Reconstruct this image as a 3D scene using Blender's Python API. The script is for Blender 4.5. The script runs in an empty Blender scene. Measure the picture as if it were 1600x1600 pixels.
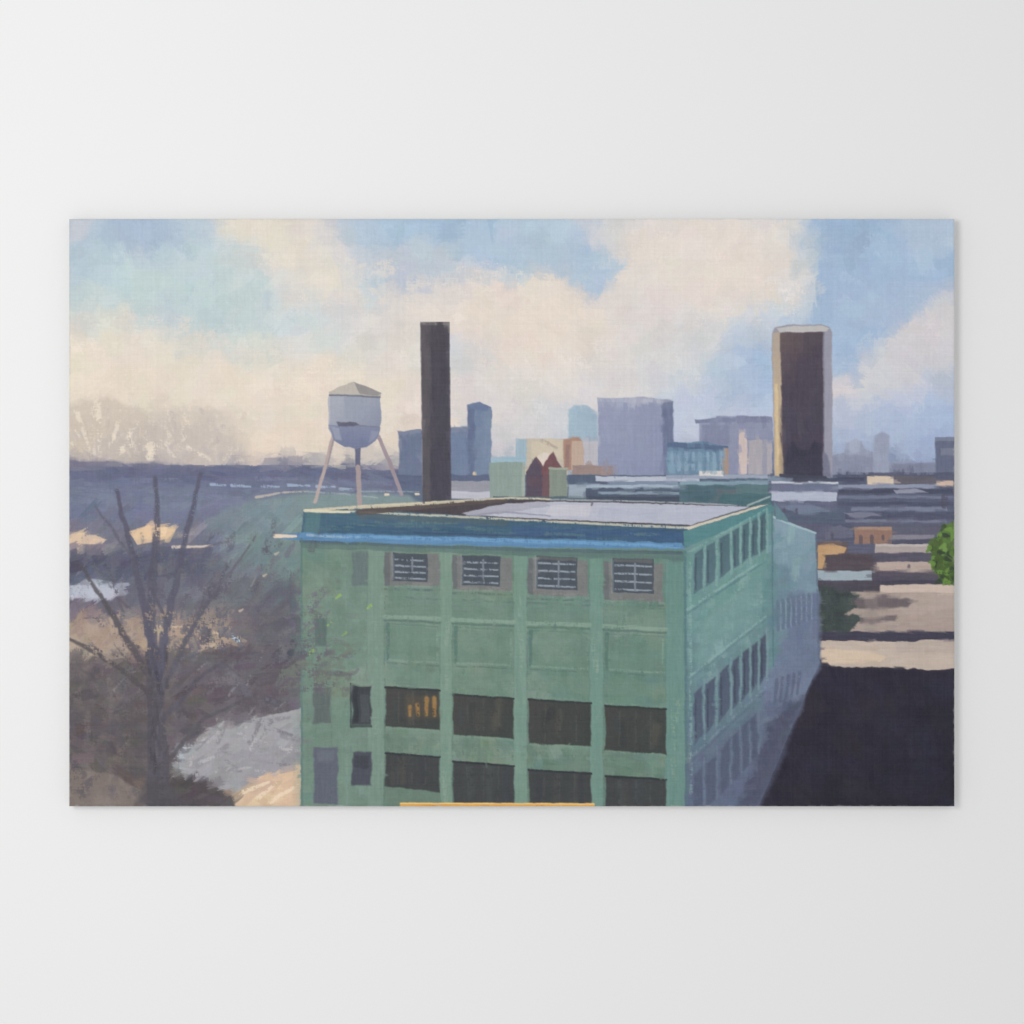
import bpy, math, numpy as np, time
T0=time.time()
rng=np.random.default_rng(7)
# ---------------------------------------------------------------- canvas raster (millimetres on the canvas)
X0,X1,Y0,Y1=108.0,1491.5,342.0,1260.0
S=0.8
W=int((X1-X0)*S)+1; H=int((Y1-Y0)*S)+1
xs=np.linspace(X0,X1,W); ys=np.linspace(Y0,Y1,H)
XX,YY=np.meshgrid(xs,ys); XX=XX.astype(np.float32); YY=YY.astype(np.float32)
def vnoise(cx,cy,seed):
    r=np.random.default_rng(seed)
    gw=int((X1-X0)/cx)+3; gh=int((Y1-Y0)/cy)+3
    g=r.uniform(-1,1,(gh,gw)).astype(np.float32)
    u=(XX-X0)/cx; v=(YY-Y0)/cy
    i=np.floor(u).astype(int); j=np.floor(v).astype(int)
    fu=u-i; fv=v-j; fu=fu*fu*(3-2*fu); fv=fv*fv*(3-2*fv)
    return (g[j,i]*(1-fu)+g[j,i+1]*fu)*(1-fv)+(g[j+1,i]*(1-fu)+g[j+1,i+1]*fu)*fv
def fb(c,seed): return vnoise(c,c,seed)*.6+vnoise(c/2,c/2,seed+1)*.3+vnoise(c/4,c/4,seed+2)*.15
WX=fb(22,11); WY=fb(22,21); WX2=fb(6,31); WY2=fb(6,41)
TEX={'h':vnoise(26,2.6,51)*.6+vnoise(14,1.6,52)*.5,'v':vnoise(2.6,26,53)*.6+vnoise(1.6,14,54)*.5,
     'n':fb(14,55)+vnoise(2,2,56)*.3}
WEAVE=vnoise(5,1.3,61)*.5+vnoise(1.3,5,62)*.5
img=np.zeros((H,W,3),np.float32); hgt=np.zeros((H,W),np.float32); lab=np.zeros((H,W),np.int32)
PARTS=[('painted_sky',None,'pale blue painted sky with cream clouds')]
def newlab(name,parent=None,label=None):
    PARTS.append((name,parent,label)); return len(PARTS)-1
def box(x0,y0,x1,y1,pad):
    a=max(0,int((x0-pad-X0)*S)); b=min(W,int((x1+pad-X0)*S)+2)
    c=max(0,int((y0-pad-Y0)*S)); d=min(H,int((y1+pad-Y0)*S)+2)
    return slice(c,max(c,d)),slice(a,max(a,b))
def comp(sl,al,col,tex,dr,dry,L,col2=None,g=None,imp=.25):
    al=np.clip(al,0,1)
    if dry>0:
        m=WEAVE[sl]*.7+TEX['n'][sl]*.5+TEX[dr][sl]*.4
        al=al*np.clip((m+1.0-2*dry)*2.2,0,1)
    c=np.array(col,np.float32)[None,None,:]
    if col2 is not None:
        x=XX[sl];y=YY[sl]
        if g is None: g=(X0,Y0,X1,Y1)
        dx=g[2]-g[0];dy=g[3]-g[1]
        t=((x-g[0])*dx+(y-g[1])*dy)/(dx*dx+dy*dy)+TEX['n'][sl]*.12
        t=np.clip(t,0,1)[...,None]
        c=c*(1-t)+np.array(col2,np.float32)*t
    c=c+(TEX[dr][sl]*tex)[...,None]
    A=al[...,None]
    img[sl]=img[sl]*(1-A)+c*A
    hgt[sl]=hgt[sl]*(1-al*.7)+al*(imp*(.6+TEX[dr][sl]*.5))
    if L is not None:
        q=lab[sl]; q[al>.45]=L
def P(pts,col,soft=1.0,w=1.3,a=1,tex=5,d='n',dry=0,L=None,col2=None,g=None,w2=.7,imp=.25):
    p=np.array(pts,np.float32)
    sl=box(p[:,0].min(),p[:,1].min(),p[:,0].max(),p[:,1].max(),6+soft+w*2)
    if XX[sl].size==0: return
    x=XX[sl]+WX[sl]*w*1.6+WX2[sl]*w2; y=YY[sl]+WY[sl]*w*1.6+WY2[sl]*w2
    D=np.full(x.shape,1e9,np.float32); ins=np.zeros(x.shape,bool)
    n=len(p)
    for k in range(n):
        ax,ay=p[k]; bx,by=p[(k+1)%n]
        dx=bx-ax;dy=by-ay; t=np.clip(((x-ax)*dx+(y-ay)*dy)/(dx*dx+dy*dy+1e-9),0,1)
        D=np.minimum(D,(x-ax-t*dx)**2+(y-ay-t*dy)**2)
        if abs(dy)>1e-6:
            c=((ay>y)!=(by>y))&(x<dx*(y-ay)/dy+ax); ins^=c
    D=np.sqrt(D); D=np.where(ins,D,-D)
    al=np.clip(D/(soft*1.4)+.5,0,1)*a
    comp(sl,al,col,tex,d,dry,L,col2,g,imp)
def R(x0,y0,x1,y1,col,**k): P([(x0,y0),(x1,y0),(x1,y1),(x0,y1)],col,**k)
def Q(x0,x1,ya,yb,yc,yd,col,**k): # left top, right top, right bottom, left bottom
    P([(x0,ya),(x1,yb),(x1,yc),(x0,yd)],col,**k)
def Ln(pts,w0,w1,col,soft=1.0,w=.8,a=1,tex=5,d='n',dry=0,L=None,imp=.4):
    p=np.array(pts,np.float32); m=max(w0,w1)
    sl=box(p[:,0].min(),p[:,1].min(),p[:,0].max(),p[:,1].max(),m+4+w*2)
    if XX[sl].size==0: return
    x=XX[sl]+WX[sl]*w+WX2[sl]*.6; y=YY[sl]+WY[sl]*w+WY2[sl]*.6
    al=np.zeros(x.shape,np.float32); n=len(p)-1
    for k in range(n):
        ax,ay=p[k]; bx,by=p[k+1]; dx=bx-ax;dy=by-ay
        t=np.clip(((x-ax)*dx+(y-ay)*dy)/(dx*dx+dy*dy+1e-9),0,1)
        dd=np.sqrt((x-ax-t*dx)**2+(y-ay-t*dy)**2)
        r=(w0+(w1-w0)*(k+t)/n)/2
        al=np.maximum(al,np.clip((r-dd)/(soft*1.3)+.5,0,1)*np.minimum(1,r*2/1.2))
    comp(sl,al*a,col,tex,d,dry,L,imp=imp)
def strokes(labels,n,ln,wd,ang,jit=5,alpha=.85,reg=None,cj=2,imp=.6,clip=True,skip=()):
    base=img.copy()
    x0,y0,x1,y1=reg if reg else (X0,Y0,X1,Y1)
    px=rng.uniform(x0,x1,n); py=rng.uniform(y0,y1,n)
    for k in range(n):
        ci=int((px[k]-X0)*S); cj_=int((py[k]-Y0)*S)
        if ci<0 or cj_<0 or ci>=W or cj_>=H: continue
        l=lab[cj_,ci]
        if labels is not None and l not in labels: continue
        if l in skip: continue
        a=ang(px[k],py[k]); L_=ln*rng.uniform(.6,1.4)*S; w_=wd*rng.uniform(.6,1.4)*S
        r=int(max(L_,w_)*.75)+2
        ya=max(0,cj_-r);yb=min(H,cj_+r+1);xa=max(0,ci-r);xb=min(W,ci+r+1)
        yy,xx=np.mgrid[ya-cj_:yb-cj_,xa-ci:xb-ci].astype(np.float32)
        ca,sa=math.cos(a),math.sin(a)
        u=xx*ca+yy*sa; v=-xx*sa+yy*ca
        v=v+ (u*u)/(L_*L_)*rng.uniform(-3,3)
        br=rng.uniform(-1,1,16); vi=np.clip((v/w_+.5)*15,0,14.99); i0=vi.astype(int); b=br[i0]*(1-(vi-i0))+br[i0+1]*(vi-i0)
        al=np.clip((L_/2*(.85+.25*b)-np.abs(u))/1.6,0,1)*np.clip((w_/2-np.abs(v))/1.1+.3,0,1)
        if clip: al=al*(lab[ya:yb,xa:xb]==l)
        al=al*alpha
        c=base[cj_,ci]+rng.normal(0,jit)+rng.normal(0,cj,3)
        A=al[...,None]
        img[ya:yb,xa:xb]=img[ya:yb,xa:xb]*(1-A)+(c+(b*jit*.45)[...,None])*A
        edge=np.exp(-((w_/2-np.abs(v))/1.2)**2)
        hh=imp*(.45+.3*b+.5*edge)
        hgt[ya:yb,xa:xb]=hgt[ya:yb,xa:xb]*(1-al)+hh*al
# ---------------------------------------------------------------- ground colours
C=[]
def row(y,*a):
    for x,c in a: C.append((x,y,*c))
row(345,(110,(192,198,210)),(160,(172,190,212)),(230,(165,187,212)),(300,(185,200,212)),(360,(205,208,212)),(430,(222,216,206)),(490,(222,214,206)),(550,(178,196,218)),(620,(166,192,218)),(700,(160,188,218)),(780,(162,188,218)),(850,(165,190,218)),(900,(186,196,212)),(950,(214,210,208)),(1050,(221,214,209)),(1150,(221,213,209)),(1235,(211,210,212)),(1285,(152,180,213)),(1350,(146,178,214)),(1410,(160,187,215)),(1480,(160,183,214)))
row(400,(110,(180,200,212)),(200,(186,203,213)),(300,(189,207,214)),(370,(203,211,213)),(430,(221,214,206)),(490,(227,216,202)),(545,(190,200,212)),(600,(178,194,212)),(650,(172,195,217)),(750,(162,190,218)),(830,(166,192,218)),(900,(172,193,215)),(965,(220,213,208)),(1050,(225,215,208)),(1150,(226,215,206)),(1235,(222,214,207)),(1290,(150,179,214)),(1350,(150,180,213)),(1400,(156,182,211)),(1480,(164,187,214)))
row(450,(110,(190,207,213)),(200,(192,210,215)),(300,(192,210,214)),(400,(198,210,212)),(480,(215,213,207)),(530,(225,215,202)),(570,(197,204,211)),(630,(192,201,211)),(700,(201,202,208)),(780,(222,213,206)),(850,(228,214,201)),(900,(213,208,206)),(985,(222,213,208)),(1100,(226,214,205)),(1200,(226,216,206)),(1255,(214,210,210)),(1300,(160,183,212)),(1360,(166,188,214)),(1420,(182,195,213)),(1480,(192,198,211)))
row(500,(110,(205,212,208)),(180,(216,215,206)),(300,(196,210,211)),(400,(198,210,212)),(500,(202,212,213)),(560,(215,212,208)),(630,(222,214,207)),(720,(228,215,204)),(800,(231,217,202)),(900,(230,216,204)),(1000,(222,213,208)),(1100,(216,211,210)),(1190,(206,208,213)),(1245,(182,196,215)),(1320,(156,182,213)),(1370,(170,190,214)),(1430,(210,205,208)),(1480,(218,208,206)))
row(550,(110,(227,216,198)),(200,(226,218,204)),(300,(213,214,208)),(400,(215,216,208)),(500,(216,215,208)),(600,(222,214,206)),(720,(200,205,211)),(770,(225,214,206)),(850,(230,217,204)),(950,(225,214,206)),(1050,(214,210,211)),(1120,(190,200,214)),(1185,(166,188,214)),(1330,(180,193,212)),(1380,(205,204,209)),(1440,(216,206,206)),(1485,(212,204,207)))
row(600,(110,(231,218,197)),(200,(230,217,199)),(300,(230,218,201)),(400,(228,217,202)),(480,(228,217,203)),(620,(225,215,204)),(740,(219,212,208)),(850,(221,213,208)),(950,(215,211,210)),(1050,(200,206,214)),(1120,(182,196,215)),(1185,(166,187,214)),(1330,(212,205,207)),(1400,(200,201,211)),(1480,(184,193,212)))
row(650,(110,(218,204,186)),(160,(214,200,184)),(230,(214,202,188)),(300,(216,204,190)),(360,(218,206,192)),(420,(227,214,199)),(490,(228,214,198)),(610,(225,212,199)),(800,(212,206,206)),(870,(205,205,210)),(1070,(190,198,214)),(1150,(180,191,212)),(1330,(182,192,212)),(1400,(173,187,213)),(1480,(168,185,214)))
row(705,(110,(216,202,183)),(200,(220,206,187)),(300,(224,208,188)),(400,(230,213,194)),(490,(228,212,194)),(610,(222,209,194)),(800,(205,201,206)),(870,(200,200,208)),(1070,(180,188,208)),(1330,(165,179,206)),(1400,(166,178,205)),(1480,(160,177,208)))
for y,c in ((735,(96,102,134)),(762,(106,114,146))):
    row(y,*[(x,c) for x in range(110,640,60)])
row(735,*[(x,(110,120,150)) for x in range(660,1491,60)])
row(770,*[(x,(95,110,130)) for x in range(660,1491,60)])
row(800,(110,(108,110,138)),(200,(112,116,142)),(300,(114,118,142)),(380,(122,134,148)),(440,(120,142,146)),(700,(90,110,120)),(1000,(90,110,120)),(1300,(88,92,118)),(1400,(88,90,118)),(1480,(95,95,118)))
row(835,(110,(120,115,130)),(200,(114,114,130)),(300,(110,114,134)),(380,(122,132,144)),(450,(118,138,142)),(1300,(92,90,112)),(1400,(100,92,108)),(1480,(95,92,112)))
row(880,(110,(96,96,115)),(200,(92,92,114)),(300,(94,96,114)),(380,(118,124,134)),(450,(114,128,130)),(1300,(95,88,100)),(1400,(110,98,105)),(1480,(110,100,105)))
row(930,(110,(136,132,144)),(200,(106,105,121)),(300,(106,108,122)),(400,(106,110,120)),(455,(98,106,114)),(1400,(160,142,135)))
row(980,(110,(150,131,121)),(250,(158,137,125)),(330,(150,133,124)),(400,(104,101,109)),(455,(92,95,103)),(1400,(165,146,138)))
row(1040,(110,(118,103,102)),(200,(108,98,99)),(300,(104,94,100)),(400,(96,89,100)),(460,(90,87,98)),(1400,(50,46,62)))
row(1090,(110,(90,83,84)),(200,(90,82,83)),(300,(96,87,93)),(400,(95,86,96)),(460,(100,96,106)),(1400,(42,40,56)))
row(1150,(110,(84,79,82)),(200,(86,81,84)),(300,(114,107,114)),(400,(140,138,142)),(1400,(38,36,52)))
row(1210,(110,(108,99,98)),(200,(102,94,93)),(300,(108,100,104)),(400,(145,137,136)),(1400,(38,36,50)))
row(1252,(110,(124,113,108)),(200,(116,105,100)),(300,(92,84,83)),(400,(200,170,142)),(1400,(40,38,52)))
C=np.array(C,np.float32)
k=6; lx=XX[::k,::k]+WX[::k,::k]*12; ly=YY[::k,::k]+WY[::k,::k]*9
num=np.zeros(lx.shape+(3,),np.float32); den=np.zeros(lx.shape,np.float32)
for c in C:
    ww=np.exp(-(((lx-c[0])/34)**2+((ly-c[1])/(22 if c[1]<720 else 16))**2))+1e-7*np.exp(-(((lx-c[0])/300)**2+((ly-c[1])/150)**2))
    num+=ww[...,None]*c[2:]; den+=ww
low=num/den[...,None]
u=np.clip((XX-X0)*S/k,0,low.shape[1]-1.001); v=np.clip((YY-Y0)*S/k,0,low.shape[0]-1.001)
i=u.astype(int); j=v.astype(int); fu=(u-i)[...,None]; fv=(v-j)[...,None]
img[:]=(low[j,i]*(1-fu)+low[j,i+1]*fu)*(1-fv)+(low[j+1,i]*(1-fu)+low[j+1,i+1]*fu)*fv
# ---------------------------------------------------------------- sky shapes
angf=vnoise(190,150,71)
def sky_ang(x,y):
    return angf[min(H-1,max(0,int((y-Y0)*S))),min(W-1,max(0,int((x-X0)*S)))]*1.2+rng.choice([0,0,1.4,-.7])+rng.normal(0,.25)
kw=dict(soft=3.0,w=6,w2=3,tex=2)
P([(1262,335),(1495,335),(1495,452),(1440,470),(1385,515),(1340,560),(1306,596),(1296,520),(1220,512),(1150,585),(1095,600),(1180,560),(1210,520),(1262,505),(1272,470),(1256,440),(1268,400)],(160,183,210),**kw)
P([(1410,335),(1495,335),(1495,400),(1440,420),(1415,395)],(178,195,212),a=.7,**kw)
P([(1290,335),(1370,335),(1340,380),(1290,405)],(151,177,208),a=.7,**kw)
P([(1300,470),(1390,440),(1440,450),(1380,510),(1310,560)],(170,190,213),a=.6,**kw)
P([(1495,452),(1425,485),(1380,535),(1335,580),(1306,618),(1350,622),(1400,600),(1495,572)],(214,206,206),col2=(200,202,210),g=(1400,480,1450,600),a=.9,**kw)
P([(556,335),(905,335),(930,378),(958,402),(932,474),(905,440),(868,408),(838,424),(800,402),(772,412),(742,392),(700,396),(640,372),(590,352)],(170,192,214),col2=(180,197,213),g=(600,340,900,460),**kw)
P([(640,335),(800,335),(770,375),(690,365)],(159,185,212),a=.7,**kw)
P([(880,380),(935,372),(960,400),(934,472),(908,440)],(174,194,215),a=.8,**kw)
P([(345,338),(430,338),(492,372),(540,440),(560,482),(505,452),(440,410),(385,372)],(227,218,204),**kw)
P([(430,350),(520,350),(560,405),(575,440),(540,430),(500,380)],(219,213,208),a=.8,**kw)
P([(560,395),(660,380),(740,402),(760,425),(690,432),(600,428)],(196,202,211),a=.8,**kw)
P([(600,455),(760,430),(840,425),(905,460),(900,520),(780,525),(700,500),(620,490)],(230,216,203),a=.6,**kw)
P([(960,380),(1060,345),(1240,350),(1248,430),(1200,470),(1080,480),(960,440)],(227,216,206),a=.6,**kw)
P([(960,520),(1090,500),(1160,530),(1080,590),(960,600),(880,570)],(215,211,210),a=.5,**kw)
P([(112,335),(160,335),(150,440),(110,480)],(180,198,211),a=.6,**kw)
P([(150,350),(260,345),(300,372),(230,392),(160,380)],(174,192,212),a=.7,**kw)
P([(180,430),(330,410),(400,450),(380,520),(260,530),(190,480)],(193,209,211),a=.6,**kw)
P([(110,520),(230,505),(330,560),(500,570),(640,590),(640,640),(300,640),(110,640)],(232,218,201),a=.55,**kw)
strokes(None,1500,58,38,sky_ang,jit=3.2,alpha=.5,reg=(X0,Y0,X1,730),cj=1.5,imp=.35)
strokes(None,1300,34,22,sky_ang,jit=2.8,alpha=.5,reg=(X0,Y0,X1,730),cj=1.3,imp=.5)
P([(108,342),(150,342),(128,372),(108,380)],(205,204,211),a=.6,soft=5,w=4)
for q in ((480,455,520,478,34),(560,425,620,418,26),(560,460,640,470,28),(640,440,740,430,26),(860,440,900,470,22),(1235,490,1258,440,26),(420,380,470,400,22),(980,400,1010,380,30),(500,400,545,440,28),(300,540,420,555,34),(200,500,330,520,34),(770,560,900,545,34)):
    Ln([(q[0],q[1]),(q[2],q[3])],q[4],q[4]*.8,(225,214,204),a=.6,dry=.46,w=6,imp=.9,tex=2,soft=4)
for q in ((700,420,640,408,24),(930,460,915,430,18),(590,440,540,420,24),(420,470,480,500,28),(250,470,330,450,32),(1120,570,1060,590,24),(960,430,950,460,16),(1350,540,1380,510,20)):
    Ln([(q[0],q[1]),(q[2],q[3])],q[4],q[4]*.8,(184,199,211),a=.55,dry=.46,w=6,imp=.9,tex=2,soft=4)
for n_ in range(320):
    x=rng.uniform(120,1480); y=rng.uniform(350,690); a=sky_ang(x,y); l=rng.uniform(6,26); w_=rng.uniform(10,26)
    j_=int((y-Y0)*S); i_=int((x-X0)*S); c=img[j_,i_]+rng.choice([-7,6])*np.array([1,.8,.6])
    Ln([(x-l*math.cos(a),y-l*math.sin(a)),(x+l*math.cos(a),y+l*math.sin(a))],w_,w_*.8,c,a=.6,dry=.52,w=4,imp=.9,tex=2,soft=2)
# feathery far crowns against the sky
for pts,c,a in (([(104,640),(150,618),(205,632),(240,655),(250,728),(104,728)],(200,187,174),.6),([(235,650),(290,632),(345,645),(392,690),(400,728),(240,728)],(205,193,182),.55),([(180,670),(330,660),(380,700),(390,728),(120,728)],(188,178,176),.4)):
    P(pts,c,soft=9,w=6,w2=5,a=a,tex=5)
for n_ in range(150):
    cx=[150,158,215,215,290,345][rng.integers(0,6)]; a=rng.normal(0,.6); r0=rng.uniform(5,55); r1=r0+rng.uniform(18,50)
    x0=cx+math.sin(a)*r0; x1=cx+math.sin(a)*r1; y0=730-math.cos(a)*r0; y1=730-math.cos(a)*r1
    if y1<622: continue
    Ln([(x0,y0),(x1,y1)],rng.uniform(3,7),rng.uniform(5,12),[(190,176,166),(198,184,172),(234,221,202),(238,224,202),(214,201,186),(186,176,176)][rng.integers(0,6)],a=.5,dry=.46,imp=.9,w=2,tex=3,soft=1.8)
for x0,y0,x1,y1,w_ in ((140,700,118,640,9),(158,704,152,628,10),(172,700,190,642,8),(186,705,214,660,8),(235,716,238,700,20)):
    Ln([(x0,y0),(x1,y1)],w_*.6,w_,(236,222,203),a=.65,dry=.38,imp=1,w=2,soft=2)
# ---------------------------------------------------------------- distant land
LAND=newlab('painted_landscape',None,'slate blue painted treeline, hazy fields and roads')
lab[YY>727]=LAND
P([(100,726),(200,727),(330,729),(470,730),(640,735),(640,800),(100,800)],(104,110,137),col2=(116,123,147),g=(300,728,300,790),L=LAND,w=2,d='h',soft=2)
P([(100,720),(170,721),(260,727),(380,730),(500,728),(640,733),(640,747),(450,748),(250,748),(100,750)],(101,105,133),L=LAND,w=2.5,d='h',tex=5,soft=2.5)
P([(100,715),(180,718),(260,724),(300,730),(100,732)],(140,134,148),a=.6,soft=4,w=4)
R(700,726,1495,800,(98,112,134),L=LAND,d='h',tex=8)
strokes([LAND],800,34,9,lambda x,y:rng.normal(0,.18),jit=4,reg=(X0,724,660,800),alpha=.6)
for x,y,l in ((330,757,22),(362,759,30),(410,760,26),(450,758,34),(495,760,28),(532,764,20)):
    Ln([(x,y),(x+l,y+1)],5,3,(160,177,201),a=.85,dry=.25,d='h')
for x,y,l in ((120,765,60),(210,752,70),(290,772,60),(400,748,70),(560,752,50)):
    Ln([(x,y),(x+l,y+rng.normal(0,3))],8,4,(122,126,154),a=.6,dry=.4,d='h')
P([(340,800),(390,780),(480,772),(640,777),(660,800),(640,812),(480,835),(470,905),(400,890),(350,850)],(122,137,146),col2=(118,141,141),g=(350,800,470,860),L=LAND,soft=10,w=5,a=.8)
P([(400,782),(480,772),(640,774),(655,790),(480,802),(410,796)],(128,147,149),L=LAND,soft=4,a=.8)
Ln([(400,777),(440,770),(480,768)],4,2,(208,192,172),a=.7,dry=.2); Ln([(478,768),(540,772),(590,778)],3,2,(165,178,182),a=.6,dry=.3)
for n_ in range(24):
    x=rng.uniform(360,450); y=rng.uniform(800,900); l=rng.uniform(15,45); Ln([(x,y),(x+l*.6,y-l*.5)],rng.uniform(6,12),4,[(118,140,142),(128,139,147),(112,121,132),(140,149,151)][rng.integers(0,4)],a=.6,dry=.45,w=2)
# left middle ground
R(108,858,335,905,(90,92,112),soft=3,w=3,L=LAND)
P([(108,832),(140,834),(168,842),(160,851),(108,850)],(218,190,163),L=LAND)
P([(200,830),(232,820),(276,826),(262,842),(215,850)],(226,193,156),L=LAND)
P([(108,850),(180,850),(200,858),(150,868),(108,862)],(150,140,150),a=.7)
Ln([(215,858),(265,856)],4,3,(150,150,172))
P([(275,822),(300,820),(312,835),(280,842)],(160,150,160),a=.8)
P([(108,912),(150,910),(185,922),(178,936),(125,938),(108,930)],(184,188,202),L=LAND)
P([(108,938),(180,940),(190,955),(108,958)],(110,104,118))
P([(108,960),(190,965),(300,975),(372,992),(352,1016),(280,1020),(180,1030),(108,1005)],(164,144,131),col2=(175,152,135),g=(108,980,370,1000),L=LAND,w=3)
P([(108,1000),(180,1028),(120,1032),(108,1030)],(190,172,154),a=.6)
P([(108,1030),(360,1015),(470,1040),(470,1108),(330,1140),(280,1160),(108,1180)],(98,91,97),soft=6,w=5,a=.6,tex=6)
lay=lambda x,y: (-.5 if y<1100 else .3)+rng.normal(0,.45)
strokes([LAND],1500,42,15,lay,jit=6,reg=(X0,795,475,1262),cj=2.6,imp=.9,alpha=.65)
P([(200,830),(232,820),(276,826),(262,842),(215,850)],(228,194,158),a=.85,dry=.1); P([(236,822),(262,822),(258,838),(240,840)],(240,208,168),a=.8,dry=.1); P([(112,835),(150,836),(166,843),(150,850),(112,848)],(219,191,165),a=.85,dry=.1); P([(110,914),(150,912),(182,922),(172,934),(118,935)],(184,188,202),a=.85,dry=.1)
Ln([(270,855),(332,853)],5,3,(203,188,178),dry=.15)
P([(120,966),(220,972),(360,992),(345,1008),(230,1006),(120,990)],(172,151,136),a=.6,dry=.3,w=4)
Ln([(230,975),(300,982),(370,995)],5,4,(205,180,156),dry=.15); Ln([(362,992),(372,1002)],8,6,(178,198,214))
P([(274,1165),(325,1142),(400,1122),(470,1106),(470,1206),(410,1218),(362,1236),(300,1222),(280,1200)],(167,166,169),col2=(154,152,158),g=(300,1140,330,1220),L=LAND,w=3,tex=6)
P([(470,1196),(405,1214),(368,1236),(362,1262),(470,1262)],(216,186,156),L=LAND,w=3,tex=5)
P([(362,1236),(400,1218),(440,1222),(400,1240)],(190,162,144),a=.8)
P([(275,1160),(290,1160),(288,1200),(276,1196)],(176,189,201),a=.8)
P([(108,1195),(190,1215),(260,1262),(108,1262)],(128,116,110),soft=4,w=4,tex=9)
P([(255,1205),(340,1225),(372,1262),(230,1262)],(84,78,81),soft=4,w=4,tex=8)
strokes([LAND],220,34,12,lambda x,y:-.3+rng.normal(0,.4),jit=6,reg=(280,1120,470,1255),alpha=.6)
for n_ in range(36):
    x=rng.uniform(285,450); y=rng.uniform(1130,1212); a=rng.choice([-.35,-.9,.25])+rng.normal(0,.2); l=rng.uniform(12,50)
    if 1165-(x-275)*.3>y+6: continue
    Ln([(x,y),(x+l*math.cos(a),y+l*math.sin(a))],rng.uniform(3,9),3,[(190,188,189),(128,123,130),(142,138,144),(184,182,184),(114,110,118)][rng.integers(0,5)],a=.6,dry=.42,w=2,soft=1.5)
for q in ((400,1250,430,1225),(420,1255,465,1228),(380,1238,420,1222)):
    Ln([(q[0],q[1]),(q[2],q[3])],8,4,(234,211,184),dry=.3,a=.8,w=2)
# ---------------------------------------------------------------- skyline
def bld(name,pts,col,label,col2=None,g=None,**k):
    L=newlab(name,None,label); P(pts,col,L=L,col2=col2,g=g,tex=k.get('tex',3),d='v',w=k.get('w',1.2),soft=k.get('soft',1.6)); return L
B1=bld('painted_office_building',[(623,676),(640,672),(660,672),(660,748),(623,745)],(107,118,145),'low slate blue painted office block beside the smokestack')
P([(622,674),(658,671),(658,677),(623,680)],(124,132,156))
B2=bld('painted_office_building',[(702,668),(731,668),(731,633),(748,628),(768,638),(768,752),(702,752)],(111,125,155),'stepped slate blue painted office tower',col2=(119,136,161),g=(702,700,768,700))
R(731,634,742,750,(101,113,143),d='v',soft=2); R(704,668,730,676,(124,133,158)); P([(731,633),(748,628),(768,637),(760,642),(738,640)],(105,120,152))
Ln([(742,740),(742,750)],7,5,(218,193,158))
R(620,742,770,765,(93,103,130),d='h',L=LAND); R(700,752,772,768,(150,150,161),d='h'); R(704,768,768,780,(188,188,200),d='h')
B3=bld('painted_office_building',[(888,640),(898,633),(918,634),(930,642),(934,650),(934,742),(888,742)],(162,185,199),'pale blue painted tower with rounded top',col2=(154,175,194),g=(888,700,934,700),soft=2.4)
R(888,682,934,742,(158,166,181),a=.6,d='v')
B4=bld('painted_office_building',[(935,624),(1000,621),(1052,626),(1051,745),(935,742)],(150,156,181),'broad lavender painted office block',col2=(136,143,172),g=(940,620,1030,740))
P([(934,622),(1052,624),(1050,631),(935,629)],(174,176,192),d='h'); P([(1034,630),(1052,627),(1052,745),(1036,745)],(109,118,147),d='v',soft=2)
B6=bld('painted_office_building',[(1092,655),(1120,653),(1122,650),(1207,652),(1207,742),(1092,742)],(146,152,177),'hazy lilac painted office block behind low blue hall',col2=(134,138,164),g=(1100,650,1200,740))
P([(1086,655),(1150,652),(1150,659),(1088,661)],(124,131,158)); P([(1150,652),(1207,650),(1207,660),(1152,662)],(122,127,154),a=.8)
R(1096,664,1140,695,(121,128,155),a=.7,soft=2)
B5=bld('painted_office_building',[(1042,692),(1095,690),(1138,697),(1138,745),(1042,742)],(106,134,158),'low blue painted hall with tall pale windows')
P([(1042,691),(1138,697),(1138,704),(1042,699)],(88,106,136),d='h')
for x in range(1050,1130,11): Ln([(x+rng.uniform(-1,1),708),(x,733)],5,6,(142,168,188),a=.75,d='v',dry=.15,soft=1.4)
R(1131,700,1138,745,(168,143,130),d='v')
Ln([(1161,682),(1161,738)],13,13,(202,185,180),d='v'); R(1170,688,1207,742,(172,166,171),d='v',a=.9); Ln([(1195,690),(1195,738)],8,8,(150,150,166),d='v')
B7=bld('painted_house',[(806,686),(822,684),(888,686),(888,742),(806,742)],(192,182,167),'tan painted building in the town')
R(805,685,822,728,(156,179,192),d='v'); P([(830,690),(862,684),(888,690),(888,720),(850,708),(832,716)],(203,191,170)); Ln([(846,688),(870,700)],6,3,(176,163,151),dry=.2)
B8=bld('painted_house',[(880,686),(905,684),(912,692),(914,735),(882,735)],(168,134,119),'narrow terracotta painted building')
R(893,690,912,735,(188,165,149),d='v'); R(884,695,890,730,(150,119,114),d='v')
R(912,690,934,742,(183,180,188),d='v')
R(895,728,958,745,(152,132,129),d='h',tex=6); R(768,714,822,724,(154,181,197),d='h')
R(765,722,820,780,(140,157,150),d='v',L=LAND,tex=5); Ln([(818,724),(818,778)],4,4,(160,170,160))
B9=bld('painted_house',[(822,778),(822,738),(838,712),(850,728),(864,706),(884,738),(884,778)],(112,84,92),'dark red painted house with steep gables')
P([(822,778),(822,738),(836,714),(848,735),(846,778)],(90,79,95)); P([(838,712),(850,707),(862,709),(850,732)],(216,203,191)); P([(846,732),(862,708),(880,738),(846,742)],(119,84,89))
R(858,730,886,779,(132,142,131),d='v'); Ln([(858,732),(886,732)],3,3,(157,164,150)); R(826,745,844,760,(100,81,91),a=.7)
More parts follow.
